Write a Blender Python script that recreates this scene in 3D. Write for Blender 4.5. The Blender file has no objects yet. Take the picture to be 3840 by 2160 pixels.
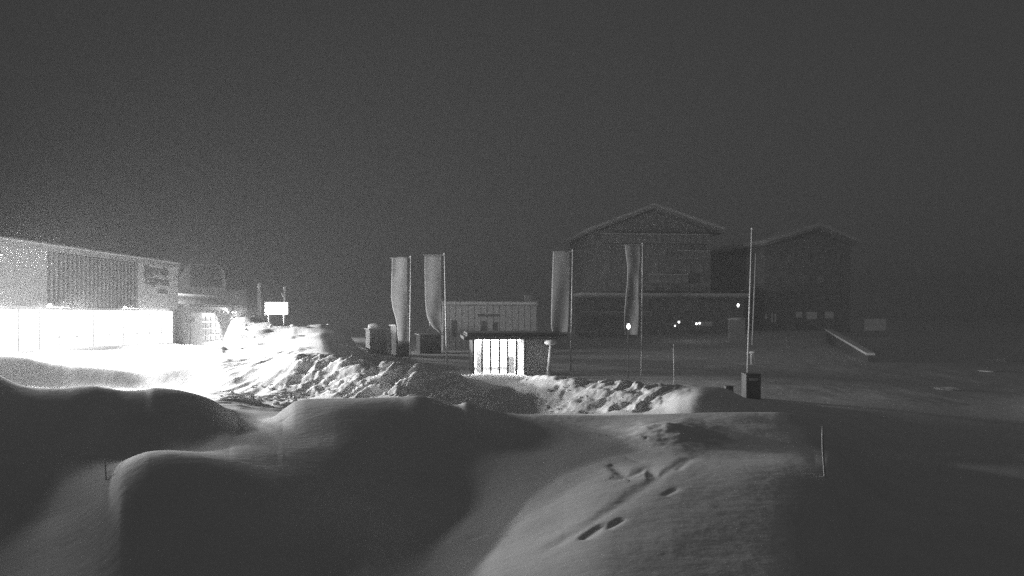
import bpy, bmesh, math, random
import numpy as np
from mathutils import Vector, Matrix, noise
random.seed(4)
S = bpy.context.scene
COL = S.collection
F, HX, HY, EYE = 2700.0, 1920.0, 1180.0, 3.6      # lens in photo pixels, centre column, horizon row, eye height over the plaza

# ------------------------------------------------------------ camera, night sky, exposure
cam = bpy.data.cameras.new('camera')
cam.sensor_width = 36.0
cam.lens = 36.0 * F / 3840.0
cam.shift_y = (HY - 1080.0) / 3840.0
cam.clip_start, cam.clip_end = 0.1, 3000
camo = bpy.data.objects.new('camera', cam)
camo.location = (0, 0, EYE)
camo.rotation_euler = (math.radians(90), 0, 0)
COL.objects.link(camo)
S.camera = camo
w = bpy.data.worlds.new('World'); S.world = w; w.use_nodes = True
bg = w.node_tree.nodes['Background']
bg.inputs[0].default_value = (1, 1, 1, 1)
bg.inputs[1].default_value = 0.032
S.view_settings.view_transform = 'Standard'
S.view_settings.look = 'None'
S.view_settings.exposure = 0
S.view_settings.gamma = 1
S.render.engine = 'CYCLES'
S.cycles.use_denoising = False
S.cycles.use_adaptive_sampling = False
S.cycles.max_bounces = 5
S.cycles.diffuse_bounces = 3
S.cycles.volume_bounces = 0
S.cycles.sample_clamp_indirect = 3

FLOOD = 5600.0      # power of each wall floodlight of the lift station
GATE = 3600.0       # lamp over the garage gate
HAZE = 0.0018

# ------------------------------------------------------------ materials
def mat(name, v, rough=0.8, var=0.12, scale=3.0, bump=0.0, bscale=20.0, metal=0.0, emit=None, trans=0.0):
    m = bpy.data.materials.new(name); m.use_nodes = True
    nt = m.node_tree; b = nt.nodes['Principled BSDF']
    b.inputs['Roughness'].default_value = rough
    b.inputs['Metallic'].default_value = metal
    b.inputs['Specular IOR Level'].default_value = 0.25
    tc = nt.nodes.new('ShaderNodeTexCoord')
    n = nt.nodes.new('ShaderNodeTexNoise'); n.inputs['Scale'].default_value = scale; n.inputs['Detail'].default_value = 6
    nt.links.new(tc.outputs['Object'], n.inputs['Vector'])
    r = nt.nodes.new('ShaderNodeValToRGB')
    r.color_ramp.elements[0].position = 0.3; r.color_ramp.elements[1].position = 0.7
    a, c = v * (1 - var), min(0.95, v * (1 + var))
    r.color_ramp.elements[0].color = (a, a, a, 1); r.color_ramp.elements[1].color = (c, c, c, 1)
    nt.links.new(n.outputs['Fac'], r.inputs['Fac']); nt.links.new(r.outputs['Color'], b.inputs['Base Color'])
    if bump:
        n2 = nt.nodes.new('ShaderNodeTexNoise'); n2.inputs['Scale'].default_value = bscale; n2.inputs['Detail'].default_value = 8
        nt.links.new(tc.outputs['Object'], n2.inputs['Vector'])
        bp = nt.nodes.new('ShaderNodeBump'); bp.inputs['Strength'].default_value = bump; bp.inputs['Distance'].default_value = 0.05
        nt.links.new(n2.outputs['Fac'], bp.inputs['Height']); nt.links.new(bp.outputs['Normal'], b.inputs['Normal'])
    if trans:
        b.inputs['Transmission Weight'].default_value = trans
    if emit:
        b.inputs['Emission Color'].default_value = (1, 1, 1, 1); b.inputs['Emission Strength'].default_value = emit
    return m
M = dict(
    pale=mat('pale_sign_panel', 0.72, 0.8, 0.05, 1.5),
    felt=mat('roof_felt', 0.14, 0.8, 0.2, 2.0),
    snow=mat('snow', 0.86, 0.9, 0.05, 0.6, 0.18, 5.0),
    snowcap=mat('snow_cap', 0.86, 0.9, 0.05, 2.0, 0.3, 8.0),
    render=mat('pale_render', 0.45, 0.85, 0.06, 1.2),
    panel=mat('pale_panel', 0.5, 0.6, 0.1, 0.8),
    cladding=mat('metal_cladding', 0.62, 0.5, 0.1, 0.5),
    louvre=mat('louvre_metal', 0.26, 0.5, 0.15, 2.0),
    darkback=mat('dark_backing', 0.08, 0.7, 0.2, 2.0),
    dark=mat('dark_paint', 0.5, 0.6, 0.2, 2.0),
    grey=mat('grey_paint', 0.4, 0.6, 0.15, 2.0),
    wood=mat('old_wood', 0.45, 0.8, 0.25, 6.0, 0.2, 15.0),
    woodwall=mat('chalet_timber', 0.44, 0.8, 0.15, 1.0),
    glassdark=mat('dark_glass', 0.5, 0.4, 0.1, 1.0),
    glasspale=mat('pale_glass', 0.5, 0.2, 0.25, 0.6),
    metal=mat('pole_metal', 0.6, 0.4, 0.15, 2.0),
    cloth=mat('banner_cloth', 0.29, 0.9, 0.08, 1.5),
    letter=mat('letter_paint', 0.09, 0.6, 0.1, 3.0),
    lit_hall=mat('lit_hall_glazing', 0.8, 0.5, emit=2.2),
    lit_room=mat('lit_room_light', 0.8, 0.6, emit=32.0),
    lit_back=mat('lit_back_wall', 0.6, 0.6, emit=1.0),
    lit_screen=mat('lit_screen', 0.8, 0.5, emit=4.0),
    lit_lamp=mat('lit_lamp', 0.8, 0.5, emit=5.0),
    lit_dim=mat('dim_window_light', 0.5, 0.5, var=0.5, scale=2.5, emit=0.03),
)

# ------------------------------------------------------------ object helpers
def tag(o, label=None, cat=None, group=None, kind=None):
    if label: o['label'] = label
    if cat: o['category'] = cat
    if group: o['group'] = group
    if kind: o['kind'] = kind
    return o
def empty(name, loc=(0, 0, 0), rz=0.0):
    o = bpy.data.objects.new(name, None); o.location = loc; o.rotation_euler = (0, 0, rz)
    o.empty_display_size = 0.3
    COL.objects.link(o); return o
class MB:
    """collects shapes, links them as one mesh object"""
    def __init__(s): s.bm = bmesh.new()
    def box(s, x0, x1, y0, y1, z0, z1, bev=0.0):
        r = bmesh.ops.create_cube(s.bm, size=1)
        for v in r['verts']:
            v.co = Vector(((x0 + x1) / 2 + v.co.x * (x1 - x0), (y0 + y1) / 2 + v.co.y * (y1 - y0), (z0 + z1) / 2 + v.co.z * (z1 - z0)))
        if bev:
            es = list({e for v in r['verts'] for e in v.link_edges})
            bmesh.ops.bevel(s.bm, geom=es, offset=bev, segments=2, affect='EDGES')
        return s
    def hull(s, pts):
        vs = [s.bm.verts.new(p) for p in pts]
        bmesh.ops.convex_hull(s.bm, input=vs); return s
    def prism(s, poly, y0, y1):        # polygon in local x,z pushed along y
        a = [s.bm.verts.new((p[0], y0, p[1])) for p in poly]; b = [s.bm.verts.new((p[0], y1, p[1])) for p in poly]
        s.bm.faces.new(a); s.bm.faces.new(b[::-1]); n = len(poly)
        for i in range(n): s.bm.faces.new((a[i], b[i], b[(i + 1) % n], a[(i + 1) % n]))
        return s
    def tube(s, pts, rad, n=8):
        rads = rad if isinstance(rad, (list, tuple)) else [rad] * len(pts)
        rings = []
        for i, p in enumerate(pts):
            p = Vector(p)
            d = (Vector(pts[min(i + 1, len(pts) - 1)]) - Vector(pts[max(i - 1, 0)])).normalized()
            a = d.orthogonal().normalized(); b = d.cross(a)
            rings.append([s.bm.verts.new(p + (a * math.cos(t) + b * math.sin(t)) * rads[i]) for t in [2 * math.pi * k / n for k in range(n)]])
        for r0, r1 in zip(rings, rings[1:]):
            for k in range(n): s.bm.faces.new((r0[k], r0[(k + 1) % n], r1[(k + 1) % n], r1[k]))
        s.bm.faces.new(rings[0][::-1]); s.bm.faces.new(rings[-1]); return s
    def lump(s, c, r, seed=0, sub=2, rough=0.35, flat=1.0):
        g = bmesh.ops.create_icosphere(s.bm, subdivisions=sub, radius=1)
        for v in g['verts']:
            k = 1 + rough * noise.noise(v.co * 1.3 + Vector((seed * 7.1, seed * 3.3, 0)))
            v.co = Vector((c[0] + v.co.x * r[0] * k, c[1] + v.co.y * r[1] * k, c[2] + v.co.z * r[2] * k * flat))
        return s
    def build(s, name, m, parent=None, smooth=False):
        bmesh.ops.recalc_face_normals(s.bm, faces=s.bm.faces)
        me = bpy.data.meshes.new(name); s.bm.to_mesh(me); s.bm.free()
        me.materials.append(m)
        if smooth: me.polygons.foreach_set('use_smooth', [True] * len(me.polygons))
        o = bpy.data.objects.new(name, me); COL.objects.link(o)
        if parent: o.parent = parent
        return o
def repeat(o, spots, parent=None):      # copies sharing mesh data, offset from the original
    for d in spots:
        c = o.copy(); COL.objects.link(c); c.parent = parent or o.parent
        c.location = Vector(o.location) + Vector(d)
def W(px, py, Y):
    return Vector(((px - HX) / F * Y, Y, EYE - (py - HY) / F * Y))
class Facade:
    """a vertical plane through two ground points, left and right as seen; local x runs along it, local y goes inwards"""
    def __init__(s, A, B):
        s.A, s.B = Vector(A), Vector(B); s.L = (s.B - s.A).length; s.d = (s.B - s.A).normalized()
        s.rz = math.atan2(s.d.y, s.d.x)
    def root(s, name, z=0.0): s.z0 = z; return empty(name, (s.A.x, s.A.y, z), s.rz)
    def u(s, px):
        k = (px - HX) / F     # x = k*y
        return (k * s.A.y - s.A.x) / (s.d.x - k * s.d.y)
    def z(s, px, py):
        return EYE - (py - HY) / F * (s.A.y + s.d.y * s.u(px)) - s.z0
    def world(s, u, v, z):
        n = Vector((-s.d.y, s.d.x)); p = s.A + s.d * u + n * v
        return Vector((p.x, p.y, z + s.z0))
def text_mesh(body, size, name, m, parent, loc, rx=90, ext=0.02, width=None):
    cu = bpy.data.curves.new(name, 'FONT'); cu.body = body; cu.size = size; cu.extrude = ext; cu.offset = size * 0.022
    o = bpy.data.objects.new(name, cu); COL.objects.link(o)
    bpy.context.view_layer.update()
    me = bpy.data.meshes.new_from_object(o.evaluated_get(bpy.context.evaluated_depsgraph_get()))
    bpy.data.objects.remove(o)
    me.materials.clear(); me.materials.append(m); me.name = name
    ob = bpy.data.objects.new(name, me); COL.objects.link(ob); ob.parent = parent
    ob.location = loc; ob.rotation_euler = (math.radians(rx), 0, 0)
    if width:
        xs = [v.co.x for v in me.vertices]; ob.scale.x = width / (max(xs) - min(xs))
    return ob

# ------------------------------------------------------------ numpy noise
rng = np.random.RandomState(7)
PERM = rng.rand(512, 512)
def vnoise(x, y):
    xi, yi = np.floor(x).astype(int), np.floor(y).astype(int); fx, fy = x - xi, y - yi
    fx = fx * fx * fx * (fx * (fx * 6 - 15) + 10); fy = fy * fy * fy * (fy * (fy * 6 - 15) + 10)
    g = lambda a, b: PERM[a % 512, b % 512]
    return (g(xi, yi) * (1 - fx) + g(xi + 1, yi) * fx) * (1 - fy) + (g(xi, yi + 1) * (1 - fx) + g(xi + 1, yi + 1) * fx) * fy
def fbm(x, y, o=4):
    s, a, t = 0, 1, 0
    for i in range(o): s = s + a * (vnoise(x + 17 * i, y + 31 * i) - .5); t += a; a *= .5; x = x * 2.03; y = y * 2.03
    return s / t * 2
def worley(x, y):
    xi, yi = np.floor(x).astype(int), np.floor(y).astype(int)
    d1 = np.full(x.shape, 9.); d2 = d1.copy(); h = np.zeros(x.shape)
    for i in (-1, 0, 1):
        for j in (-1, 0, 1):
            a, b = xi + i, yi + j
            cx = a + .15 + .7 * PERM[a % 512, b % 512]; cy = b + .15 + .7 * PERM[(b + 91) % 512, (a + 37) % 512]
            d = np.hypot(x - cx, y - cy); hv = PERM[(a + 11) % 512, (b + 53) % 512]
            n = d < d1
            d2 = np.where(n, d1, np.minimum(d2, d)); h = np.where(n, hv, h); d1 = np.where(n, d, d1)
    return d1, d2, h
def pchip(xk, yk, x):
    """monotone cubic along axis 0: xk, yk are (K, N); x is (R,)  -> (R, N)"""
    h = np.diff(xk, axis=0); dl = np.diff(yk, axis=0) / h
    m = np.zeros_like(yk)
    w1 = 2 * h[1:] + h[:-1]; w2 = h[1:] + 2 * h[:-1]
    same = dl[:-1] * dl[1:] > 0
    with np.errstate(all='ignore'):
        hm = (w1 + w2) / (w1 / dl[:-1] + w2 / dl[1:])
    m[1:-1] = np.where(same, hm, 0); m[0] = dl[0]; m[-1] = dl[-1]
    out = np.zeros((len(x), yk.shape[1]))
    for k in range(len(h)):
        X = x[:, None]; s = (X >= xk[k]) & (X <= xk[k + 1]); t = (X - xk[k]) / h[k]
        v = (2*t**3 - 3*t**2 + 1) * yk[k] + (t**3 - 2*t**2 + t) * h[k] * m[k] + (-2*t**3 + 3*t**2) * yk[k+1] + (t**3 - t**2) * h[k] * m[k+1]
        out = np.where(s, v, out)
    return out
def smooth_interp(px, pts):
    a = np.array(sorted(pts), float)
    return pchip(a[:, :1], a[:, 1:], px)[:, 0]

# ------------------------------------------------------------ the snow: ridge lines from near to far, joined into one real height field
E = [(-3000,), (7000,)]
def line(kind, pts): return kind, [(-4000, pts[0][1])] + list(pts) + [(8000, pts[-1][1])]
BK = []
def BANKY(p):            # the bank's crest runs slantwise: farther off at its left end, nearer at its right
    q = np.atleast_1d(np.asarray(p, float)); sh = q.shape
    pts = [(-9000, 35), (-600, 35), (540, 36), (750, 36.8), (950, 36), (1150, 34.2), (1600, 31.6), (1750, 33.2), (1860, 33.4), (2120, 29.8), (2500, 27.2), (3000, 26.8), (9000, 26.8)]
    grid = np.arange(-9000, 9001, 10.)
    if not BK: BK.append(smooth_interp(grid, pts))
    v = np.interp(q.ravel(), grid, BK[0]).reshape(sh)
    return v if np.ndim(p) else float(v[0])
LAYERS = [
 (1.2, line('z', [(0, -2.3), (3000, -2.3)])),
 (7.0, line('p', [(-600,2400),(400,2400),(900,2320),(1200,2290),(1600,2280),(1900,2200),(2300,2125),(2800,2140),(3080,2170),(3230,2330),(3400,2450),(4400,2500)])),
 (11., line('p', [(-600,2060),(0,2000),(200,1950),(380,1860),(430,1790),(455,1755),(490,1732),(520,1718),(560,1706),(620,1702),(700,1708),(800,1725),(950,1755),(1100,1785),(1250,1830),(1400,1890),(1600,1945),(1800,1925),(2000,1868),(2300,1805),(2600,1780),(2900,1775),(3100,1790),(3190,1880),(3320,1990),(3600,2020),(4400,2020)])),
 (14., line('z', [(-600,-2.8),(400,-2.8),(700,-2.68),(850,-2.5),(1000,-2.42),(1250,-2.4),(1400,-2.5),(1600,-2.76),(2000,-2.72),(2300,-2.62),(2600,-2.55),(2950,-2.58),(3120,-2.66),(3220,-3.15),(3400,-3.7),(4400,-4.0)])),
 (18., line('p', [(-600,1230),(-200,1285),(-60,1365),(20,1420),(90,1448),(150,1456),(230,1456),(300,1449),(340,1447),(400,1456),(470,1467),(540,1464),(580,1455),(650,1460),(700,1470),(750,1485),(800,1508),(850,1545),(900,1582),(960,1590),(1020,1572),(1070,1535),(1110,1508),(1150,1500),(1300,1494),(1400,1494),(1500,1492),(1560,1487),(1600,1492),(1640,1506),(1690,1521),(1720,1519),(1745,1511),(1780,1518),(1810,1535),(1850,1541),(1900,1552),(2000,1558),(2200,1560),(2400,1556),(2600,1549),(2750,1544),(2900,1548),(3000,1560),(3080,1580),(3180,1660),(3400,1770),(4400,1800)])),  # unseen crest left of the frame is raised to shade the near drifts
 (20.8, line('z', [(-600,-2.5),(600,-2.5),(750,-2.55),(850,-2.7),(950,-2.85),(1200,-3.05),(2000,-3.25),(2400,-3.3),(3000,-3.4),(3300,-4.0),(4400,-4.1)])),
 (lambda p: BANKY(p) - smooth_interp(p, [(-9000, 1.1), (500, 1.1), (800, 3.0), (1000, 4.5), (1180, 3.3), (9000, 3.3)]), line('p', [(-600,1445),(0,1448),(300,1456),(600,1462),(750,1462),(850,1466),(950,1480),(1080,1484),(1250,1494),(1500,1486),(1600,1486),(1700,1505),(1800,1528),(1900,1542),(2100,1550),(2400,1545),(2480,1528),(2550,1496),(2620,1480),(2690,1490),(2740,1518),(2800,1535),(3000,1560),(3400,1640),(4400,1740)])),
 (BANKY, line('p', [(-600,1318),(0,1325),(80,1332),(150,1347),(300,1368),(420,1385),(540,1398),(620,1386),(700,1380),(760,1378),(830,1368),(900,1374),(980,1362),(1060,1347),(1130,1338),(1200,1340),(1330,1345),(1420,1362),(1500,1362),(1560,1368),(1590,1382),(1605,1399),(1650,1398),(1700,1396),(1740,1414),(1800,1444),(1840,1456),(1900,1450),(1960,1428),(2000,1418),(2100,1420),(2300,1430),(2500,1442),(2650,1450),(2710,1456),(2800,1496),(3000,1518),(3400,1580),(4400,1680)])),
 (lambda p: BANKY(p) + 4.5, line('z', [(-600,-2.1),(200,-2.2),(600,-2.5),(900,-2.35),(980,-2.2),(1060,-1.95),(1130,-1.75),(1200,-1.7),(1260,-1.9),(1300,-2.5),(1400,-3.5),(1600,-3.5),(1700,-3.25),(1800,-3.32),(1960,-3.36),(2050,-3.6),(2700,-3.65),(3100,-3.9),(3900,-4.6),(4400,-4.8)])),
 (49.5, line('z', [(-600,-2.1),(780,-2.15),(850,-2.1),(900,-1.9),(1000,-1.55),(1100,-1.05),(1160,-.92),(1200,-.86),(1240,-1.0),(1300,-1.5),(1400,-3.4),(1500,-3.6),(2500,-3.65),(3100,-4.1),(3900,-4.8),(4400,-5.0)])),
 (58., line('z', [(-600,-2.1),(600,-2.2),(700,-2.5),(790,-2.9),(825,-2.5),(850,-1.3),(875,-.35),(905,-.1),(940,-.12),(985,-.4),(1050,-.85),(1120,-1.0),(1160,-1.2),(1240,-1.9),(1330,-2.8),(1420,-3.5),(2500,-3.6),(3100,-4.0),(3900,-4.8),(4400,-5.0)])),
 (75., line('z', [(-600,-2.5),(760,-3.3),(900,-2.8),(1100,-2.5),(1300,-2.45),(1385,-2.5),(1440,-3.3),(1600,-3.6),(2600,-3.5),(3200,-3.7),(4400,-4.4)])),
 (100., line('z', [(-600,-2.5),(1300,-2.8),(1600,-3.0),(2400,-2.2),(3000,-2.2),(3300,-2.9),(4400,-3.2)])),
 (160., line('z', [(-600,-2.0),(4400,-2.0)])),
 (420., line('z', [(-600,-1.0),(4400,-1.0)])),
]
PX = np.concatenate([np.arange(-3000, -120, 90.), np.arange(-120, 3960, 5.), np.arange(3960, 6900, 90.)])
YS = np.concatenate([np.geomspace(1.2, 6, 16)[:-1], np.geomspace(6, 22.5, 185)[:-1], np.arange(22.5, 41.6, 0.075), np.geomspace(41.62, 62, 60)[:-1], np.geomspace(62, 110, 30)[:-1], np.geomspace(110, 420, 16)])
xk = np.zeros((len(LAYERS), len(PX))); yk = xk.copy()
for i, (Y, (kind, pts)) in enumerate(LAYERS):
    v = smooth_interp(PX, pts)
    if callable(Y): Y = Y(PX)
    xk[i] = Y; yk[i] = v if kind == 'z' else -(v - HY) / F * Y
Z = pchip(xk, yk, YS) + EYE
PXg, Yg = np.meshgrid(PX, YS)
Xg = (PXg - HX) / F * Yg
def ss(a, b, v):
    t = np.clip((v - a) / (b - a), 0, 1); return t * t * (3 - 2 * t)
def zbase_interp(px, Y):
    j = np.interp(px, PX, np.arange(len(PX))); i = np.interp(Y, YS, np.arange(len(YS)))
    i0, j0 = int(min(i, len(YS) - 2)), int(min(j, len(PX) - 2)); a, b = i - i0, j - j0
    return (Z[i0, j0] * (1-a) * (1-b) + Z[i0+1, j0] * a * (1-b) + Z[i0, j0+1] * (1-a) * b + Z[i0+1, j0+1] * a * b)
def hit(px, py, y0=6.0):
    for Y in np.arange(y0, 110, 0.1):
        if EYE - (py - HY) / F * Y <= zbase_interp(px, Y): return Y
    return 110.
def ground(x, y): return zbase_interp(x / y * F + HX, y)

# broken blocks and slanted tear marks on the ploughed bank
BY = BANKY(PXg)
face = ss(-3.6, -2.6, Yg - BY) * (1 - ss(.2, 1.2, Yg - BY)) * ss(1020, 1180, PXg) * (1 - ss(2380, 2620, PXg))
u = Xg * 1.0; t = (Z - Z.min()) * 1.6 + (Yg - BY) * .55
wx = fbm(Xg * .8, Yg * .8, 3) * .5
d1, d2, h = worley((u - .75 * t + wx) * 1.15, (t * 1.1 + wx) * .9)
chunk = (h - .5) * .26 + .17 * np.clip((d2 - d1) * 2.2, 0, 1) - .14
d1b, d2b, hb = worley((u - .6 * t) * 3.4, t * 2.6)
sv = u * .9 - .62 * t + wx * .8
st1 = 1 - np.abs(fbm(sv * 1.7, t * .45 + u * .1, 3)) * 2.6
chunk = chunk * .55 + .22 * np.clip(st1, -.4, 1) - .08
chunk2 = (hb - .5) * .05 + .035 * np.clip((d2b - d1b) * 3, 0, 1)
strong = (1 - .35 * ss(1600, 1700, PXg)) * (1 - .9 * ss(1680, 1740, PXg) * (1 - ss(1940, 2000, PXg)) * ss(-1.4, -.4, Yg - BY))
Z0 = Z.copy()
Z = Z + face * strong * (chunk + chunk2)
# long wind waves and lumps on the plateau, the lit saddle, the pile
pl = ss(20, 22, Yg) * (1 - ss(44, 50, Yg)) * (1 - ss(900, 1150, PXg))
Z = Z + pl * (.10 * fbm(Xg * .22 + 3, Yg * .45) + .03 * fbm(Xg * .9, Yg * 1.6))
sad = ss(23, 25, Yg) * (1 - ss(38, 40, Yg)) * ss(780, 860, PXg) * (1 - ss(1100, 1200, PXg))
Z = Z + sad * .22 * fbm((Xg * .8 - Yg * .9) * .9, (Yg * .6 + Xg) * .5, 4)
pile = ss(41, 45, Yg) * (1 - ss(62, 66, Yg)) * ss(800, 900, PXg) * (1 - ss(1330, 1420, PXg))
dp1, dp2, hp = worley(Xg * .42 + fbm(Xg * .3, Yg * .3) , Yg * .42)
Z = Z + pile * (.3 * (hp - .5) * np.clip((dp2 - dp1) * 2.5, 0, 1) + .32 * fbm(Xg * .35, Yg * .35, 3))
# gentle drifting of the foreground
near = 1 - ss(20, 24, Yg)
Z = Z + near * (.035 * fbm(Xg * .35, Yg * .35, 3) + .002 * fbm(Xg * 2.2, Yg * 2.2, 3))
# far plaza unevenness
Z = Z + ss(31, 36, Yg) * (1 - pile) * .05 * fbm(Xg * .3, Yg * .3)
# blocks and slips on the right foreground drift: tear lines through photo-traced ground points
def carve(pts, width, depth, side=0.0):
    global Z
    P = [(lambda Y: ((px - HX) / F * Y, Y))(hit(px, py)) for px, py in pts]
    for (xa, ya), (xb, yb) in zip(P, P[1:]):
        dx, dy = xb - xa, yb - ya; L2 = dx * dx + dy * dy + 1e-9
        t = np.clip(((Xg - xa) * dx + (Yg - ya) * dy) / L2, 0, 1)
        qx, qy = Xg - (xa + t * dx), Yg - (ya + t * dy); d = np.hypot(qx, qy)
        s = np.sign(qx * dy - qy * dx)
        wv = width * 1.2 * (1 + .4 * fbm(Xg * 3, Yg * 3, 2))
        Zc = -depth * np.exp(-(d / wv) ** 2) + side * s * (d / wv) * np.exp(-(d / wv) ** 2 * .35)
        DZ[...] = np.where(np.abs(Zc) > np.abs(DZ), Zc, DZ)
DZ = np.zeros_like(Z)
carve([(2290,1748),(2345,1795),(2400,1775),(2425,1755),(2450,1790)], 0.083, 0.064, 0.025)
carve([(2425,1755),(2455,1792)], 0.060, 0.048, 0.015)
carve([(2350,1718),(2400,1738)], 0.053, 0.032)
carve([(2290,1640),(2380,1645),(2460,1660),(2530,1648)], 0.105, 0.048, 0.025)
carve([(2545,1625),(2595,1640),(2620,1655),(2650,1655)], 0.120, 0.080, 0.025)
carve([(2645,1615),(2680,1635),(2700,1640)], 0.120, 0.064)
carve([(2585,1725),(2500,1770),(2400,1840),(2300,1910),(2180,1985),(2080,2050)], 0.098, 0.048, 0.010)
carve([(2585,1725),(2540,1760)], 0.090, 0.056)
carve([(2330,1950),(2280,1985)], 0.056, 0.080)
carve([(2252,1975),(2190,2022)], 0.071, 0.104)
carve([(2535,1837),(2495,1858)], 0.045, 0.048)
carve([(1770,2022),(1800,2012)], 0.060, 0.048)
carve([(1060,1580),(1090,1555)], 0.090, 0.060)
DZ *= .3
Z = Z + DZ
# ridge of the slips stands a little proud of the drift
lob = np.exp(-(((PXg - 2500) / 170) ** 2) - (((Yg - 15.2) / 1.6) ** 2))
Z = Z + .16 * lob * (1 + .6 * fbm(Xg * 1.3, Yg * 1.3))

V = np.stack([Xg, Yg, Z], -1).reshape(-1, 3)
R, C = len(YS), len(PX)
def height_mesh(name, r0, r1, label):
    idx = np.arange(r0 * C, (r1 + 1) * C)
    co = V[idx]; n = (r1 - r0) * (C - 1)
    i, j = np.meshgrid(np.arange(r1 - r0), np.arange(C - 1), indexing='ij')
    a = (i * C + j).ravel(); q = np.stack([a, a + 1, a + C + 1, a + C], 1).astype(np.int32)
    me = bpy.data.meshes.new(name)
    me.vertices.add(len(co)); me.vertices.foreach_set('co', co.ravel())
    me.loops.add(n * 4); me.loops.foreach_set('vertex_index', q.ravel())
    me.polygons.add(n); me.polygons.foreach_set('loop_start', np.arange(0, n * 4, 4)); me.polygons.foreach_set('use_smooth', np.ones(n, bool))
    me.update(calc_edges=True); me.materials.append(M['snow'])
    o = bpy.data.objects.new(name, me); COL.objects.link(o)
    return tag(o, label, kind='structure')
ra, rb = int(np.searchsorted(YS, 21.5)), int(np.searchsorted(YS, 41.6))
height_mesh('snow_drifts', 0, ra, 'smooth rounded snow drifts in the foreground')
height_mesh('snow_bank', ra, rb, 'ploughed bank of broken snow blocks across the middle')
height_mesh('snow_field', rb, R - 1, 'snow covered plaza, plateau and slope beyond the bank')

# ------------------------------------------------------------ lift station (left), its long side faces right
def corner(px, Y): return ((px - HX) / F * Y, Y)
XW = -28.4
st = Facade((XW - .6, 33.0), (XW + .4, 60.4))
Y0 = EYE - 2.7
r = st.root('lift_station', Y0)
tag(r, 'large lift station with louvred upper wall above a glaring lit ground floor', 'building')
ut, ul, ur = st.z(665, 992), st.u(182), st.u(515)
H = ut; zl = st.z(515, 1157); zh = st.z(182, 944)
MB().box(0, st.L, .25, 14, 0, H - .05).build('wall', M['render'], r)
MB().box(ur + .1, st.L, 0, .248, zl + .02, H - .3).build('side_panel', M['pale'], r)
MB().box(0, ul - .1, 0, .248, zl + .02, H - .3).build('side_panel', M['render'], r)
MB().box(-.2, st.L + .15, -.12, 14.2, H - .28, H).build('roof', M['grey'], r)
MB().box(-.2, st.L + .15, -.16, 14.2, H, H + .22, .08).build('snow_cap', M['snowcap'], r)
MB().box(ul - .1, ur + .1, .12, .247, zl, H - .3).build('louvre_backing', M['darkback'], r)
nl = 22; sp = (ur - ul) / nl
lv = MB().box(-.1, .1, -.05, .118, zl + .02, H - .32).build('louvre', M['louvre'], r)
lv.location.x = ul + sp / 2; repeat(lv, [(sp * k, 0, 0) for k in range(1, nl)])
MB().box(ul - .1, ur + .1, -.1, .12, zl - .14, zl - .002).build('sill', M['grey'], r)
# ground floor: a row of lit bays between posts
zb = zl - .18; nb = 15; bw = (st.u(650) - .2) / nb
gl = MB().box(.045, bw - .045, -.03, .24, .25, zb).build('lit_window', M['lit_hall'], r)
repeat(gl, [(bw * k, 0, 0) for k in range(1, nb)])
ps = MB().box(-.04, .04, -.06, .24, 0, zb).build('post', M['render'], r)
repeat(ps, [(bw * k, 0, 0) for k in range(1, nb + 1)])
ml = MB().box(.05, bw - .05, -.05, -.032, 1.25, 1.3).build('transom', M['render'], r)
repeat(ml, [(bw * k, 0, 0) for k in range(1, nb)])
# lettering
tu = st.u(541); tw = st.u(633) - tu
text_mesh('Jägeralp', .95, 'lettering', M['letter'], r, (tu, -.03, st.z(541, 1024)), width=tw)
text_mesh('Express', .95, 'lettering', M['letter'], r, (tu + .05, -.03, st.z(541, 1064)), width=tw * .97)
MB().box(st.u(592), st.u(628), -.03, -.002, st.z(592, 1100), st.z(592, 1084)).build('small_sign', M['letter'], r)
# wall floodlights
def spot_area(name, P, parent_loc, aim, power, sx=.5, sy=.3, spread=170):
    L = bpy.data.lights.new(name, 'AREA'); L.shape = 'RECTANGLE'; L.size = sx; L.size_y = sy; L.energy = power; L.spread = math.radians(spread)
    o = bpy.data.objects.new(name, L); COL.objects.link(o); o.location = P
    o.rotation_euler = (Vector(aim) - Vector(P)).to_track_quat('-Z', 'Y').to_euler()
    return o
for k, uu in enumerate((4.5, 11.2, 19.0, 5.6)):
    zf = zl + .1 if k < 3 else zh - .5  # the last, high lamp is added as soft fill for the foreground
    g = empty('floodlight', st.world(uu, -.1, zf), st.rz)
    tag(g, ['floodlight on the station wall nearest the left picture edge', 'middle floodlight under the station louvres', 'floodlight on the station wall nearest its lettering', 'added weak fill floodlight high under the station roof past the left picture edge'][k], 'floodlight', 'floodlights along the lift station wall')
    MB().box(-.04, .04, -.5, .1, -.03, .03).build('bracket', M['dark'], g)
    MB().hull([(-.85, -.85, -.1), (.85, -.85, -.1), (-.85, -.5, -.1), (.85, -.5, -.1), (-.75, -.75, .12), (.75, -.75, .12), (-.75, -.5, .12), (.75, -.5, .12)]).build('housing', M['grey'], g)
    MB().box(-.8, .8, -.82, -.53, -.125, -.105).build('lens', M['lit_lamp'], g)
    P = st.world(uu, -.8, zf - .18)
    spot_area('flood_light_source', P, None, P + Vector((10, (-3, -5, -1, -5)[k], (-.6, -.6, -.6, -1.5)[k])), FLOOD * (.66, .66, .55, .42)[k], (2.6, 2.6, 2.6, 6.0)[k], (.35, .35, .35, .8)[k], (125, 125, 130, 130)[k])

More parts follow.
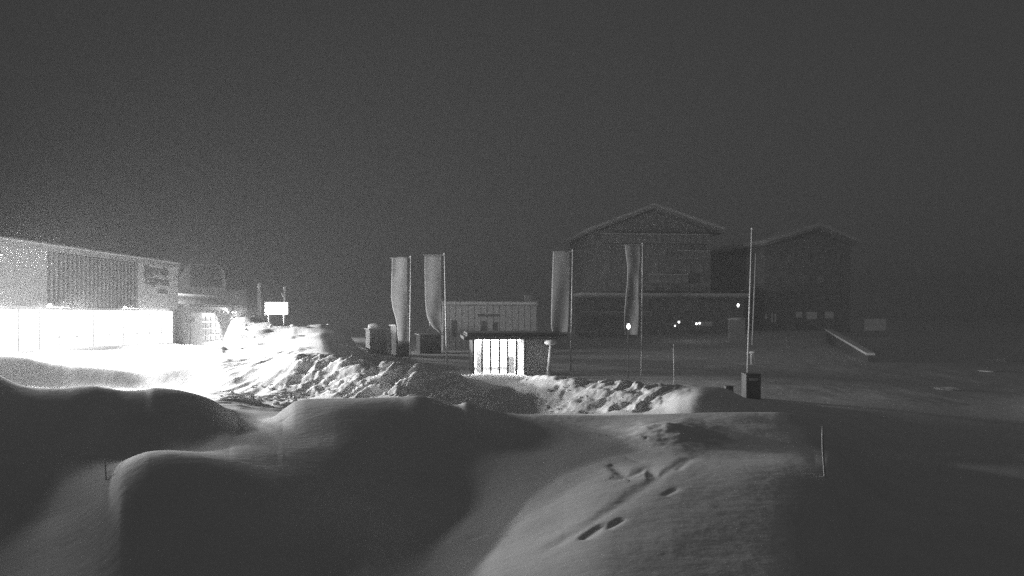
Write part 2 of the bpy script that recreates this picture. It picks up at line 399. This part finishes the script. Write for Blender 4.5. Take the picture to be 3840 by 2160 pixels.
g = empty('floodlight', st.world(st.L + .2, 1.0, H - .5), st.rz)  # added lamp, brightens the terminal and the annex roof
tag(g, 'small added floodlight on the station roof corner, brightening the garage and terminal', 'floodlight')
MB().box(-.06, .12, -.04, .04, -.03, .03).build('bracket', M['dark'], g)
MB().box(.12, .3, -.2, .2, -.15, .15, .03).build('housing', M['grey'], g)
MB().box(.302, .32, -.17, .17, -.12, .12).build('lens', M['lit_lamp'], g)
P = st.world(st.L + .6, 1.0, H - .5)
spot_area('added_corner_light', P, None, P + Vector((-4, 20, -2.5)), 380, .4, .3, 130)

# ------------------------------------------------------------ garage annex behind the station's corner
an = Facade((-27.6, 60.6), (-27.2, 72.5))
ra_ = an.root('garage_annex', EYE - 3.7)
tag(ra_, 'low garage annex with a glazed gate beside the lift station', 'building')
g0, g1 = an.u(757), an.u(872)
zt = an.z(757, 1182); zt2 = an.z(872, 1190)
MB().box(0, g0, 0, 6, 0, zt + .25).build('wall', M['render'], ra_)
MB().box(g1, an.L, 0, 6, 0, zt + .25).build('wall', M['render'], ra_)
MB().box(g0, g1, .5, 6, 0, zt + .25).build('rear_wall', M['grey'], ra_)
MB().box(.05, an.L, -.5, 6.2, zt + .25, zt + .75).build('fascia', M['render'], ra_)
MB().box(.05, an.L, -.4, 6.2, zt + .75, zt + .98, .08).build('snow_cap', M['snowcap'], ra_)
MB().box(.4, an.L - .3, 2.4, 6.2, zt + .98, zt + 1.75).build('roof_upstand', M['grey'], ra_)
MB().box(.4, an.L - .3, 2.2, 6.2, zt + 1.75, zt + 1.95, .06).build('snow_cap', M['snowcap'], ra_)
br = MB().box(-.06, .06, -.62, -.502, zt + .2, zt + .34).build('gutter_bracket', M['dark'], ra_)
br.location.x = g0 + .3; repeat(br, [(k * (g1 - g0) / 7, 0, 0) for k in range(1, 7)])
gate = MB().box(g0 + .02, g1 - .02, .25, .32, .1, zt + .2).build('gate', M['panel'], ra_)
nc, nr = 6, 4; gw = (g1 - g0 - .2) / nc; gh = (zt - 1.3) / nr
pn = MB().box(.1, gw - .1, .2, .248, .1, gh - .08).build('pane', M['glasspale'], gate)
pn.location = (g0 + .1, 0, 1.3)
repeat(pn, [(i * gw, 0, j * gh) for i in range(nc) for j in range(nr) if i or j], gate)
MB().box(an.u(722), an.u(735), -.2, -.002, an.z(728, 1203), an.z(728, 1194)).build('meter_box', M['dark'], ra_)
MB().tube([(1.0, -.08, .2), (1.0, -.08, zt + .2)], .05).build('downpipe', M['grey'], ra_)
lf = empty('gate_lamp', an.world(g1 - 1.2, -.55, zt + .3), an.rz)
tag(lf, 'bright lamp hung under the fascia over the garage gate', 'lamp')
MB().box(-.2, .2, -.3, 0, -.02, .14, .03).build('housing', M['grey'], lf)
MB().box(-.17, .17, -.27, -.03, -.06, -.022).build('lens', M['lit_lamp'], lf)
spot_area('gate_light_source', an.world(g1 - 1.2, -.72, zt + .2), None, an.world(g1 - 6.0, -9.0, 0), GATE, .3, .3)

# ------------------------------------------------------------ lift terminal with rounded hood, behind the annex
lt = Facade(corner(668, 82), corner(925, 86))
rl = lt.root('lift_terminal', EYE - 3.0)
tag(rl, 'round-hooded lift terminal rising behind the garage annex', 'building')
zA, zB = lt.z(680, 1085), lt.z(700, 988)
uL, u1, u2, uR = lt.u(672), lt.u(716), lt.u(832), lt.u(850)
hood = [(uL, zA), (uL + .1, zA + 1.5), (uL + .55, zB - .6), (u1 - .1, zB), (u2 - .2, zB), (u2 + .35, zB - .8), (uR, zB - 2.0), (uR + .1, zA)]
MB().prism(hood, .5, 9).build('hood', M['panel'], rl, False)
MB().prism([(u1, zA + .3), (u1, zB - .1), (u2 - .25, zB - .1), (u2 + .1, zB - .9), (u2 + .15, zA + .3)], .42, .498).build('hood_glazing', M['felt'], rl)
MB().box(uL - .1, lt.L, .2, 8.5, 0, zA).build('wall', M['grey'], rl)
w1 = MB().box(lt.u(850), lt.u(864), .1, .198, lt.z(855, 1130), lt.z(855, 1107)).build('window', M['glasspale'], rl)
MB().box(lt.u(872), lt.u(904), .1, .198, lt.z(888, 1131), lt.z(888, 1107)).build('window', M['glasspale'], rl)
MB().box(lt.u(702), lt.u(925), .0, .19, zA - .1, zA + .05).build('eave', M['grey'], rl)

# ------------------------------------------------------------ snow-capped posts and lit display board
b0 = Facade(corner(997, 64), corner(1080, 65))
rb_ = b0.root('display_board', EYE - 2.2)
tag(rb_, 'glaring white display board on posts above the snow pile', 'sign')
za, zc = b0.z(1038, 1178), b0.z(1038, 1134)
MB().box(-.06, b0.L + .06, .06, .22, za - .06, zc + .06, .03).build('casing', M['dark'], rb_)
MB().box(0.02, b0.L - .02, 0, .058, za, zc, .025).build('screen', M['lit_screen'], rb_)
for uu in (.3, b0.L - .3): MB().box(uu - .07, uu + .07, .08, .2, 0, za - .062).build('leg', M['dark'], rb_)
def snow_post(px0, px1, pt, pb, Y, label, cap=True):
    p = W((px0 + px1) / 2, pb, Y); t = W((px0 + px1) / 2, pt, Y); wd = (px1 - px0) / F * Y / 2
    o = empty('snowy_post', p); tag(o, label, 'post')
    MB().box(-wd * .8, wd * .8, -wd * .8, wd * .8, -.6, t.z - p.z - .3).build('shaft', M['grey'], o)
    if cap: MB().lump((0, 0, t.z - p.z - .2), (wd * 1.1, wd * 1.1, .3), 3).build('snow_cap', M['snowcap'], o, True)
    return o
snow_post(965, 979, 1064, 1160, 63, 'pale post with a snow cap left of the glaring display board')
snow_post(1063, 1071, 1076, 1134, 66, 'thin broken post standing behind the glaring display board')
h = W(1055, 1100, 66.2); MB().tube([h, W(1064, 1112, 66.2)], .06).build('stub_arm', M['grey'], None)
o = bpy.data.objects['stub_arm']; post = [x for x in bpy.data.objects if x.name.startswith('snowy_post')][-1]
o.parent = post; o.location = -Vector(post.location)

# ------------------------------------------------------------ kiosk boxes left of the flags
def shed(name, px0, px1, pt, pb, Y, dep, label, m, planks=6, cap=True):
    f = Facade(corner(px0, Y), corner(px1, Y + .6)); r = f.root(name, EYE - 3.6)
    tag(r, label, 'hut'); zt = f.z((px0 + px1) / 2, pt)
    MB().box(0, f.L, .06, dep, 0, zt).build('wall', m, r)
    pw = f.L / planks
    p = MB().box(.015, pw - .015, 0, .058, 0, zt - .02).build('plank', m, r)
    repeat(p, [(pw * k, 0, 0) for k in range(1, planks)])
    MB().box(-.12, f.L + .12, -.12, dep + .1, zt, zt + .1).build('roof', M['dark'], r)
    if cap: MB().lump((f.L * .45, dep * .5, zt + .15), (f.L * .42, dep * .5, .4), 5).build('snow_cap', M['snowcap'], r, True)
    return r
shed('ticket_hut', 1387, 1450, 1236, 1300, 62, 1.6, 'dark narrow hut with a lump of snow on its roof', M['wood'], 4)
shed('ticket_hut', 1486, 1538, 1222, 1300, 60, 1.4, 'paler narrow hut standing behind the first flagpole', M['cloth'], 5, False)
shed('ticket_hut', 1575, 1655, 1256, 1300, 66, 2.0, 'low dark hut below the torn bottom of the second banner', M['felt'], 5, False)

# ------------------------------------------------------------ clad building in the middle
cb = Facade(corner(1661, 72), corner(2013, 73.2))
r = cb.root('clad_building', EYE - 3.7)
tag(r, 'flat-roofed building clad in pale upright panels behind the glass pavilion', 'building')
H = cb.z(1661, 1146)
MB().box(0, cb.L, .1, 10, 0, H).build('wall', M['panel'], r)
npn = 15; pw = cb.L / npn
p = MB().box(.03, pw - .03, 0, .098, 0, H - .04).build('panel', M['cladding'], r)
repeat(p, [(pw * k, 0, 0) for k in range(1, npn)])
MB().box(-.12, cb.L + .12, -.15, 10.1, H, H + .12).build('roof', M['grey'], r)
MB().box(-.12, cb.L + .12, -.18, 10.1, H + .12, H + .4, .1).build('snow_cap', M['snowcap'], r)
for a, b, c, d in ((1693, 1712, 1202, 1262), (1805, 1822, 1204, 1240), (1847, 1865, 1208, 1240)):
    f_ = MB().box(cb.u(a), cb.u(b), -.06, -.002, cb.z(a, d), cb.z(a, c)).build('window', M['felt'], r)
    MB().box(cb.u(a) + .05, cb.u(b) - .05, -.075, -.062, cb.z(a, d) + .05, cb.z(a, c) - .05).build('pane', M['felt'], f_)
MB().box(cb.u(1792), cb.u(1871), -.08, -.002, cb.z(1830, 1187), cb.z(1830, 1178)).build('name_sign', M['felt'], r)
MB().box(cb.L - .9, cb.L - .3, 2.0, 2.6, H + .4, H + 1.1).build('chimney', M['grey'], r)

# ------------------------------------------------------------ glass pavilion, lit inside
pv = Facade(corner(1776, 42), corner(2057, 42.5))
r = pv.root('glass_pavilion', 0.0)
tag(r, 'small glass pavilion glowing white inside behind the snow bank', 'pavilion')
H = pv.z(1776, 1274); gR = pv.u(1968); pR = pv.u(1996); L = pv.L
MB().box(-.6, L + .6, -.7, 4.2, H + .02, H + .2).build('roof', M['felt'], r)
MB().box(-.5, L + .5, -.6, 4.1, H + .2, H + .42, .1).build('roof_covering', M['felt'], r)
MB().box(0, L, 3.4, 3.5, 0, H).build('rear_wall', M['render'], r)
MB().box(-.06, .0, 0, 3.5, 0, H).build('side_wall', M['felt'], r)
MB().box(0, gR, .1, 3.4, .0, .06).build('floor', M['panel'], r)
MB().box(.3, gR - .2, .6, 3.0, H - .09, H - .03).build('ceiling_light', M['lit_room'], r)
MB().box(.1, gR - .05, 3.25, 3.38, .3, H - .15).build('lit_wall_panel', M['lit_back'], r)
nb = 6; bw = gR / nb
for k in range(nb + 1):
    MB().box(bw * k - .055, bw * k + .055, -.02, .09, 0, H).build('mullion', M['felt'], r)
glass = bpy.data.materials.new('clear_glass'); glass.use_nodes = True
nt = glass.node_tree; b = nt.nodes['Principled BSDF']; mx = nt.nodes.new('ShaderNodeMixShader'); tr = nt.nodes.new('ShaderNodeBsdfTransparent')
mx.inputs[0].default_value = .12; b.inputs['Roughness'].default_value = .1
nt.links.new(tr.outputs[0], mx.inputs[1]); nt.links.new(b.outputs[0], mx.inputs[2]); nt.links.new(mx.outputs[0], nt.nodes['Material Output'].inputs[0])
gp = MB().box(.04, bw - .04, .04, .05, .05, H - .03).build('pane', glass, r)
repeat(gp, [(bw * k, 0, 0) for k in range(1, nb)])
MB().box(gR + .05, pR, .02, .08, 0, H).build('frosted_panel', M['render'], r)
MB().box(pR - .02, pR + .03, -.01, .1, 0, H).build('corner_post', M['render'], r)
MB().box(pR + .035, L, .0, 3.4, 0, H).build('dark_wing', M['glassdark'], r)
MB().box(.3, .6, 1.2, 1.6, 0.06, 1.5).build('counter', M['grey'], r)
MB().box(2.1, 2.5, 1.0, 1.3, 0.06, 1.1).build('counter', M['grey'], r)

# snow-capped lamp post right of the pavilion
p = W(2058, 1418, 40.5); t = W(2067, 1290, 40.5); hgt = t.z - p.z
o = empty('bollard_lamp', p); tag(o, 'pale post with a mushroom cap of snow right of the pavilion', 'post')
MB().tube([(0, 0, -.3), (0.02, 0, .7)], [.14, .12], 12).build('base', M['metal'], o, True)
MB().tube([(.03, 0, .68), (.12, 0, hgt)], [.115, .1], 12).build('shaft', M['metal'], o, True)
MB().lump((.12, 0, hgt + .08), (.36, .36, .16), 2, 3, .1).build('snow_cap', M['snowcap'], o, True)

# ------------------------------------------------------------ flagpoles and banners
poles = [(1541, 966, 1536, 1392, 46, 'flagpole on the far left of the row, nearest the dark hut'),
         (1667, 955, 1676, 1392, 46, 'flagpole in front of the left end of the clad building'),
         (2148, 942, 2139, 1420, 46, 'flagpole just right of the glass pavilion'),
         (2410, 917, 2405, 1432, 43, 'flagpole carrying the banner right of the tall chalet gable'),
         (2820, 862, 2802, 1430, 38, 'bare taller flagpole rising behind the dark bin'),
         (2834, 955, 2822, 1258, 62, 'bare thinner flagpole farther off beside the taller one')]
poles[3] = poles[3][:5] + ('flagpole carrying the banner in front of the chalet gable',)
for i, (xt, yt, xb, yb, Y, lab) in enumerate(poles):
    b_ = W(xb, yb, Y); t_ = W(xt, yt, Y)
    b_ = b_ + (b_ - t_).normalized() * .8
    o = empty('flagpole', b_); tag(o, lab, 'flagpole', 'flagpoles along the plaza')
    rad = (.055, .04) if i != 5 else (.06, .05)
    MB().tube([(0, 0, 0), (t_ - b_)], rad, 8).build('pole', M['metal'], o, True)
    MB().lump(tuple(t_ - b_ + Vector((0, 0, .06))), (.07, .07, .07), 1, 1, 0).build('finial', M['metal'], o, True)
    if i < 4:
        MB().tube([t_ - b_ + Vector((0, 0, -.02)), t_ - b_ + Vector((-1.35 if i < 3 else -1.1, 0, -.02))], .02, 6).build('banner_arm', M['metal'], o)
banners = [
 (46, [(963,1469,1531),(1010,1468,1531),(1060,1466,1531),(1120,1466,1531),(1160,1472,1532),(1200,1484,1533),(1225,1488,1533),(1260,1490,1534),(1292,1493,1535)], 'long banner bowed to the left on the leftmost flagpole'),
 (46, [(958,1592,1658),(1010,1591,1658),(1060,1592,1658),(1120,1593,1658),(1160,1596,1658),(1190,1602,1658),(1210,1610,1658),(1228,1622,1658),(1240,1640,1658),(1252,1650,1658)], 'banner with a torn curved lower edge beside the clad building'),
 (46, [(941,2074,2140),(1000,2072,2140),(1080,2069,2138),(1160,2067,2136),(1220,2066,2134),(1250,2072,2130),(1262,2084,2124)], 'straight hanging banner right of the glass pavilion'),
 (43, [(919,2344,2404),(960,2348,2404),(1000,2353,2400),(1060,2352,2396),(1110,2346,2396),(1160,2342,2398),(1220,2341,2396),(1256,2346,2392)], 'pale banner crossing the front of the large chalet'),
]
for k, (Y, rows, lab) in enumerate(banners):
    ys = np.linspace(rows[0][0], rows[-1][0], 40); n = 14
    L_ = np.interp(ys, [a[0] for a in rows], [a[1] for a in rows]); R_ = np.interp(ys, [a[0] for a in rows], [a[2] for a in rows])
    bm = bmesh.new(); grid = []
    for i, py in enumerate(ys):
        row = []
        for j in range(n + 1):
            s = j / n; px = L_[i] + (R_[i] - L_[i]) * s
            dy = .05 * math.sin(s * 5.3 + i * .08 + k) * (.3 + i / 40) + .10 * (1 - s) + .03 * noise.noise(Vector((s * 2, i * .15, k * 5)))
            q = W(px, py, Y); row.append(bm.verts.new((q.x, q.y + dy - .02, q.z)))
        grid.append(row)
    for i in range(len(ys) - 1):
        for j in range(n): bm.faces.new((grid[i][j], grid[i][j+1], grid[i+1][j+1], grid[i+1][j]))
    me = bpy.data.meshes.new('banner'); 
    base = W(rows[0][2], rows[0][0], Y)
    for v in bm.verts: v.co -= base
    bm.to_mesh(me); bm.free(); me.materials.append(M['cloth'])
    me.polygons.foreach_set('use_smooth', [True] * len(me.polygons))
    o = bpy.data.objects.new('banner', me); o.location = base; COL.objects.link(o)
    sm = o.modifiers.new('thickness', 'SOLIDIFY'); sm.thickness = .006
    tag(o, lab, 'banner', 'banners on the flagpoles')

# ------------------------------------------------------------ large chalet
ch = Facade(corner(2205, 96), corner(2665, 98))
r = ch.root('chalet', EYE - 3.0)
tag(r, 'large dim gabled chalet with balconies behind the right-hand banners', 'building')
uu, zz = ch.u, ch.z
ap = (uu(2440), zz(2440, 778)); el = (uu(2190), zz(2190, 872)); er = (uu(2702), zz(2702, 868))
wl, wr = uu(2225), uu(2655)
def roofz(u): 
    return ap[1] + (el[1] - ap[1]) * (ap[0] - u) / (ap[0] - el[0]) if u < ap[0] else ap[1] + (er[1] - ap[1]) * (u - ap[0]) / (er[0] - ap[0])
MB().prism([(wl, 0), (wr, 0), (wr, roofz(wr) - .4), (ap[0], ap[1] - .4), (wl, roofz(wl) - .4)], .15, 16).build('wall', M['woodwall'], r)
rf = MB().prism([(el[0], el[1] - .35), (ap[0], ap[1] - .35), (er[0], er[1] - .35), er, ap, el], -1.6, 16.5).build('roof', M['dark'], r)
MB().prism([(el[0] - .1, el[1]), (er[0] + .1, er[1]), (er[0] + .1, er[1] + .3), (ap[0], ap[1] + .32), (el[0] - .1, el[1] + .3)] if False else [el, ap, er, (er[0], er[1] + .35), (ap[0], ap[1] + .35), (el[0], el[1] + .35)], -1.65, 16.5).build('snow_cap', M['snowcap'], rf)
def balcony(a, b, py, dep=1.3, h=1.0):
    z = zz((a + b) / 2, py); A_, B_ = uu(a), uu(b)
    o = MB().box(A_, B_, -dep, .148, z - h - .15, z - h).build('balcony', M['woodwall'], r)
    n = max(4, int((B_ - A_) / .9)); s = (B_ - A_) / n
    bd = MB().box(.04, s - .04, -dep - .05, -dep - .002, z - h, z - .08).build('baluster_board', M['woodwall'], o)
    bd.location.x = A_; repeat(bd, [(s * k, 0, 0) for k in range(1, n)], o)
    MB().box(A_ - .05, B_ + .05, -dep - .12, -dep + .06, z - .078, z + .02).build('handrail', M['woodwall'], o)
    MB().box(A_ - .05, B_ + .05, -dep - .12, -dep + .06, z + .022, z + .16, .04).build('snow_cap', M['snowcap'], o)
balcony(2245, 2650, 884); balcony(2418, 2568, 1033); balcony(2535, 2650, 945, 1.0)
def window(a, b, t, d, lit=False, name='window'):
    f_ = MB().box(uu(a), uu(b), .06, .148, zz(a, d), zz(a, t)).build(name, M['woodwall'], r)
    m_ = (uu(a) + uu(b)) / 2
    for q0, q1 in ((uu(a) + .08, m_ - .04), (m_ + .04, uu(b) - .08)):
        MB().box(q0, q1, .04, .058, zz(a, d) + .08, zz(a, t) - .08).build('pane', M['lit_dim'] if lit else M['glasspale'], f_)
for a in (2262, 2320, 2470, 2560, 2608): window(a, a + 32, 912, 960)
for a in (2262, 2320, 2440, 2500, 2560, 2608): window(a, a + 30, 985, 1028)
for a in (2245, 2300, 2430, 2490, 2590): window(a, a + 30, 1055, 1092)
# lower wing with long snow-edged roof
wg = Facade(corner(2180, 90), corner(2790, 93))
r2 = wg.root('chalet_wing', EYE - 2.9)
tag(r2, 'long low wing with a snow-edged flat roof in front of the large chalet', 'building')
zr = wg.z(2480, 1106)
MB().box(0, wg.L, .1, 4, 0, zr - .35).build('wall', M['woodwall'], r2)
MB().box(-.3, wg.L + .3, -.8, 4.1, zr - .34, zr - .1).build('roof', M['dark'], r2)
MB().box(-.3, wg.L + .3, -.85, 4.1, zr - .1, zr + .22, .1).build('snow_cap', M['snowcap'], r2)
MB().box(-.3, wg.u(2425), -2.2, -.0, wg.z(2300, 1184), wg.z(2300, 1172)).build('porch_roof', M['woodwall'], r2)
MB().box(-.3, wg.u(2425), -2.25, -.0, wg.z(2300, 1172) + .003, wg.z(2300, 1172) + .16, .05).build('snow_cap', M['snowcap'], r2)
for a in (2200, 2260, 2440, 2500, 2560, 2640, 2700, 2745):
    f_ = MB().box(wg.u(a), wg.u(a + 32), 0.02, .098, wg.z(a, 1165), wg.z(a, 1125)).build('window', M['woodwall'], r2)
    MB().box(wg.u(a) + .1, wg.u(a + 32) - .1, .0, .018, wg.z(a, 1165) + .1, wg.z(a, 1125) - .1).build('pane', M['glasspale'], f_)
# dim lit strip
MB().box(wg.u(2608), wg.u(2672), .0, .098, wg.z(2640, 1222), wg.z(2640, 1206)).build('lit_window', M['lit_dim'], r2)

# second chalet farther right
c2 = Facade(corner(2870, 100), corner(3192, 104))
r3 = c2.root('chalet', EYE - 3.0)
tag(r3, 'second chalet at right with a snow-edged roof and faintly lit ground floor', 'building')
a2 = (c2.u(3050), c2.z(3050, 850)); l2 = (c2.u(2850), c2.z(2850, 915)); q2 = (c2.u(3203), c2.z(3203, 914))
MB().prism([(0, 0), (c2.L, 0), (c2.L, q2[1] - .3), (a2[0], a2[1] - .4), (0, l2[1] - .3)], .15, 14).build('wall', M['woodwall'], r3)
rf = MB().prism([(l2[0], l2[1] - .35), (a2[0], a2[1] - .35), (q2[0], q2[1] - .35), q2, a2, l2], -1.4, 14.5).build('roof', M['dark'], r3)
MB().prism([l2, a2, q2, (q2[0], q2[1] + .45), (a2[0], a2[1] + .45), (l2[0], l2[1] + .45)], -1.45, 14.5).build('snow_cap', M['snowcap'], rf)
for a, b, t, d in ((2868, 2878, 1175, 1198), (2892, 2900, 1172, 1210), (2904, 2912, 1176, 1210), (2985, 3010, 1168, 1192), (3024, 3066, 1168, 1198), (3094, 3128, 1168, 1195)):
    f_ = MB().box(c2.u(a), c2.u(b), .06, .148, c2.z(a, d), c2.z(a, t)).build('window', M['woodwall'], r3)
    MB().box(c2.u(a) + .05, c2.u(b) - .05, .03, .058, c2.z(a, d) + .05, c2.z(a, t) - .05).build('pane', M['lit_dim'], f_)
for k in range(5):
    for (t, d) in ((950, 990), (1030, 1070), (1100, 1135)):
        a = 2900 + k * 56
        f_ = MB().box(c2.u(a), c2.u(a + 28), .06, .148, c2.z(a, d), c2.z(a, t)).build('window', M['woodwall'], r3)
        MB().box(c2.u(a) + .08, c2.u(a + 28) - .08, .04, .058, c2.z(a, d) + .08, c2.z(a, t) - .08).build('pane', M['glasspale'], f_)

# notice board, faintly lit, right of the chalets
nbd = Facade(corner(3240, 95), corner(3324, 96)); o = nbd.root('notice_board', EYE - 3.1)
tag(o, 'faintly lit rectangular board standing right of the second chalet', 'sign')
MB().box(0, nbd.L, .05, .15, nbd.z(3280, 1242), nbd.z(3280, 1194)).build('casing', M['dark'], o)
MB().box(.08, nbd.L - .08, 0, .048, nbd.z(3280, 1240), nbd.z(3280, 1196)).build('face', M['lit_dim'], o)
for q in (.3, nbd.L - .3): MB().box(q - .06, q + .06, .06, .14, -1.2, nbd.z(3280, 1242)).build('leg', M['dark'], o)

# small lamps in front of the chalets
def small_lamp(px, py, Y, r_, label, tall=False, post=True):
    p = W(px, py, Y); gz = zbase_interp(px, Y)
    o = empty('street_lamp', (p.x, p.y, gz)); tag(o, label, 'lamp')
    if post: MB().tube([(0, .12, -.1), (0, .12, p.z - gz + r_)], .025, 6).build('post', M['felt'], o)
    MB().lump((0, 0, p.z - gz), (r_, r_, r_ * (1.6 if tall else 1)), 1, 2, 0).build('bulb', M['lit_lamp'], o, True)
    MB().box(-r_ * 1.1, r_ * 1.1, -r_ * .8, .17, p.z - gz + r_ * (1.65 if tall else 1.02), p.z - gz + r_ * (1.8 if tall else 1.2)).build('hood', M['dark'], o)
    return o
small_lamp(2357, 1224, 40.5, .1, 'bright upright lamp glowing at the foot of the chalet banner', True)
small_lamp(2546, 1208, 84, .12, 'upper of two tiny bright lamps left of the lit strip')
small_lamp(2531, 1222, 84, .09, 'lower of two tiny bright lamps left of the lit strip')
small_lamp(2612, 1214, 84, .13, 'tiny bright lamp at the left end of the lit strip')
small_lamp(2624, 1212, 84, .12, 'tiny bright lamp second from the left end of the lit strip')
small_lamp(2768, 1145, 84, .13, 'single high lamp beside the bare flagpoles', True)
sg = W(2762, 1197, 83); o = MB().lump((0, 0, 0), (1.1, .5, .2), 6, 2, .5).build('snow_heap', M['snowcap'], None, True)
o.location = sg; tag(o, 'thin pale heap of snow on a ledge under the high lamp', 'snow')
MBo = MB().box(-.9, .9, -.3, .3, zbase_interp(2762, 83) - sg.z, -.05).build('ledge', M['wood'], o)

# ------------------------------------------------------------ things by the bank on the right
def bin_(px0, px1, pt, pb, Y, label, m=M['darkback']):
    a, b = W(px0, pb, Y), W(px1, pb, Y); t = W(px0, pt, Y); wd = (b.x - a.x) / 2; h = t.z - a.z
    o = empty('bin', ((a.x + b.x) / 2, Y + wd, a.z)); tag(o, label, 'bin')
    MB().box(-wd * .95, wd * .95, -wd, wd, -.3, h - .06, .02).build('body', m, o)
    MB().box(-wd, wd, -wd * 1.05, wd * 1.05, h - .058, h, .015).build('lid', m, o)
    MB().box(-wd * .5, wd * .5, -wd - .035, -wd - .002, h - .3, h - .18).build('slot', M['glassdark'], o)
    return o
bin_(2797, 2855, 1402, 1495, 31.5, 'tall dark box-shaped bin standing in the snow below the flagpoles', M['felt'])
bin_(2722, 2752, 1448, 1496, 31.2, 'small dark box beside the tall bin in the snow', M['felt'])
def marker(pxt, pyt, pxb, pyb, label, r_=.012, Y=None):
    Y = Y or hit(pxb, pyb); b_ = W(pxb, pyb, Y); t_ = W(pxt, pyt, Y); b_ = b_ + (b_ - t_).normalized() * .25
    pts = [b_.lerp(t_, k / 6) + Vector((random.uniform(-1, 1) * r_ * .6, 0, 0)) for k in range(7)]
    o = MB().tube([p - b_ for p in pts], [r_ * 1.15] * 6 + [r_ * .8], 7).build('snow_stake', M['metal'], None, True)
    o.location = b_; tag(o, label, 'stake')
marker(3083, 1600, 3094, 1792, 'thin pale snow stake in the dark at right of the drift', .014)
marker(396, 1722, 398, 1800, 'thin faint snow stake left of the foreground drift', .010)
marker(2526, 1290, 2527, 1442, 'thin dim post rising from the plaza behind the bank', .018, 37)
marker(1448+163, 1195, 1448+163, 1215, 'short pale stick on the roof of the low dark hut', .04, 66)
o = MB().lump((0, 0, 0), (.4, .3, .1), 4, 2, .4).build('snow_heap', M['snowcap'], None, True)
o.location = W(2822, 1322, 55); tag(o, 'small pale heap of snow on a post head by the flagpoles', 'snow')
MB().box(-.12, .12, -.12, .12, -3.0, -.05).build('post', M['dark'], o)
# snow heaps and boulders far right
def heap(px, py, Y, rx, rz, label, seed, sub=3):
    Y = hit(px, py + 6, 28.0); gz = zbase_interp(px, Y); p = W(px, py, Y)
    o = MB().lump((0, 0, 0), (rx, rx * .8, rz), seed, sub, .55).build('snow_heap', M['snowcap'], None, True)
    o.location = (p.x, p.y, gz); tag(o, label, 'snow'); return o
heap(3560, 1455, 34, .8, .14, 'rounded snow heap in the dark at far right, nearer of two', 11)
heap(3735, 1345, 52, 1.5, .16, 'wide flat snow heap in the dark at the far right edge', 12)
heap(3710, 1386, 44, .8, .1, 'low snow lump below the wide flat heap at far right', 13)
# snow-covered stair wall sloping down right of the second chalet
a, b = W(3105, 1236, 84), W(3265, 1328, 62)
d = (b - a); n_ = Vector((-d.y, d.x, 0)).normalized()
o = empty('ramp_wall', a); tag(o, 'low sloping wall topped with snow running down right of the second chalet', 'wall')
def slab(z0, z1, wd):
    P = []
    for q in (Vector((0, 0, 0)), d):
        for s in (-1, 1):
            for z in (z0, z1): P.append(q + n_ * s * wd + Vector((0, 0, z)))
    return P
MB().hull(slab(-2.5, -.1, .2)).build('wall', M['felt'], o)
MB().hull(slab(-.098, .1, .34)).build('snow_cap', M['snowcap'], o)

# clods lying on the ploughed bank, the saddle and at the foot of the pile
cl = MB()
for k in range(60):
    px = random.uniform(1050, 2350); Y = float(BANKY(px)) - random.uniform(.2, 3.4); s = random.uniform(.04, .12) * (1 if px < 1700 else .7)
    x = (px - HX) / F * Y
    i = int(np.argmin(abs(YS - Y))); j = int(np.argmin(abs(PX - px)))
    cl.lump((x, Y, Z[i, j] + s * .2), (s * random.uniform(.8, 1.5), s, s * random.uniform(.6, 1)), k, 1, .8)
for k in range(60):
    px = random.uniform(820, 1120); Y = random.uniform(25, 33); s = random.uniform(.04, .13)
    i = int(np.argmin(abs(YS - Y))); j = int(np.argmin(abs(PX - px)))
    cl.lump(((px - HX) / F * Y, Y, Z[i, j] + s * .2), (s * 1.3, s, s * .8), k + 300, 1, .8)
for k in range(30):
    px = random.uniform(860, 1300); Y = random.uniform(50, 60); s = random.uniform(.08, .2)
    i = int(np.argmin(abs(YS - Y))); j = int(np.argmin(abs(PX - px)))
    cl.lump(((px - HX) / F * Y, Y, Z[i, j] + s * .2), (s * 1.3, s, s * .8), k + 500, 1, .8)
tag(cl.build('snow_clods', M['snowcap']), 'loose broken clods of snow strewn over the ploughed bank', kind='stuff')

# ------------------------------------------------------------ thin falling-snow haze
hz = bpy.data.materials.new('haze_air'); hz.use_nodes = True; nt = hz.node_tree
for n in list(nt.nodes):
    if n.type == 'BSDF_PRINCIPLED': nt.nodes.remove(n)
pvn = nt.nodes.new('ShaderNodeVolumePrincipled'); pvn.inputs['Density'].default_value = HAZE
pvn.inputs['Color'].default_value = (.95, .95, .95, 1); pvn.inputs['Anisotropy'].default_value = 0.0
nt.links.new(pvn.outputs[0], nt.nodes['Material Output'].inputs['Volume'])
o = MB().box(-720, 760, -20, 430, EYE - 8, EYE + 22).build('haze', hz)
tag(o, 'thin night haze with fine falling snow', kind='stuff')
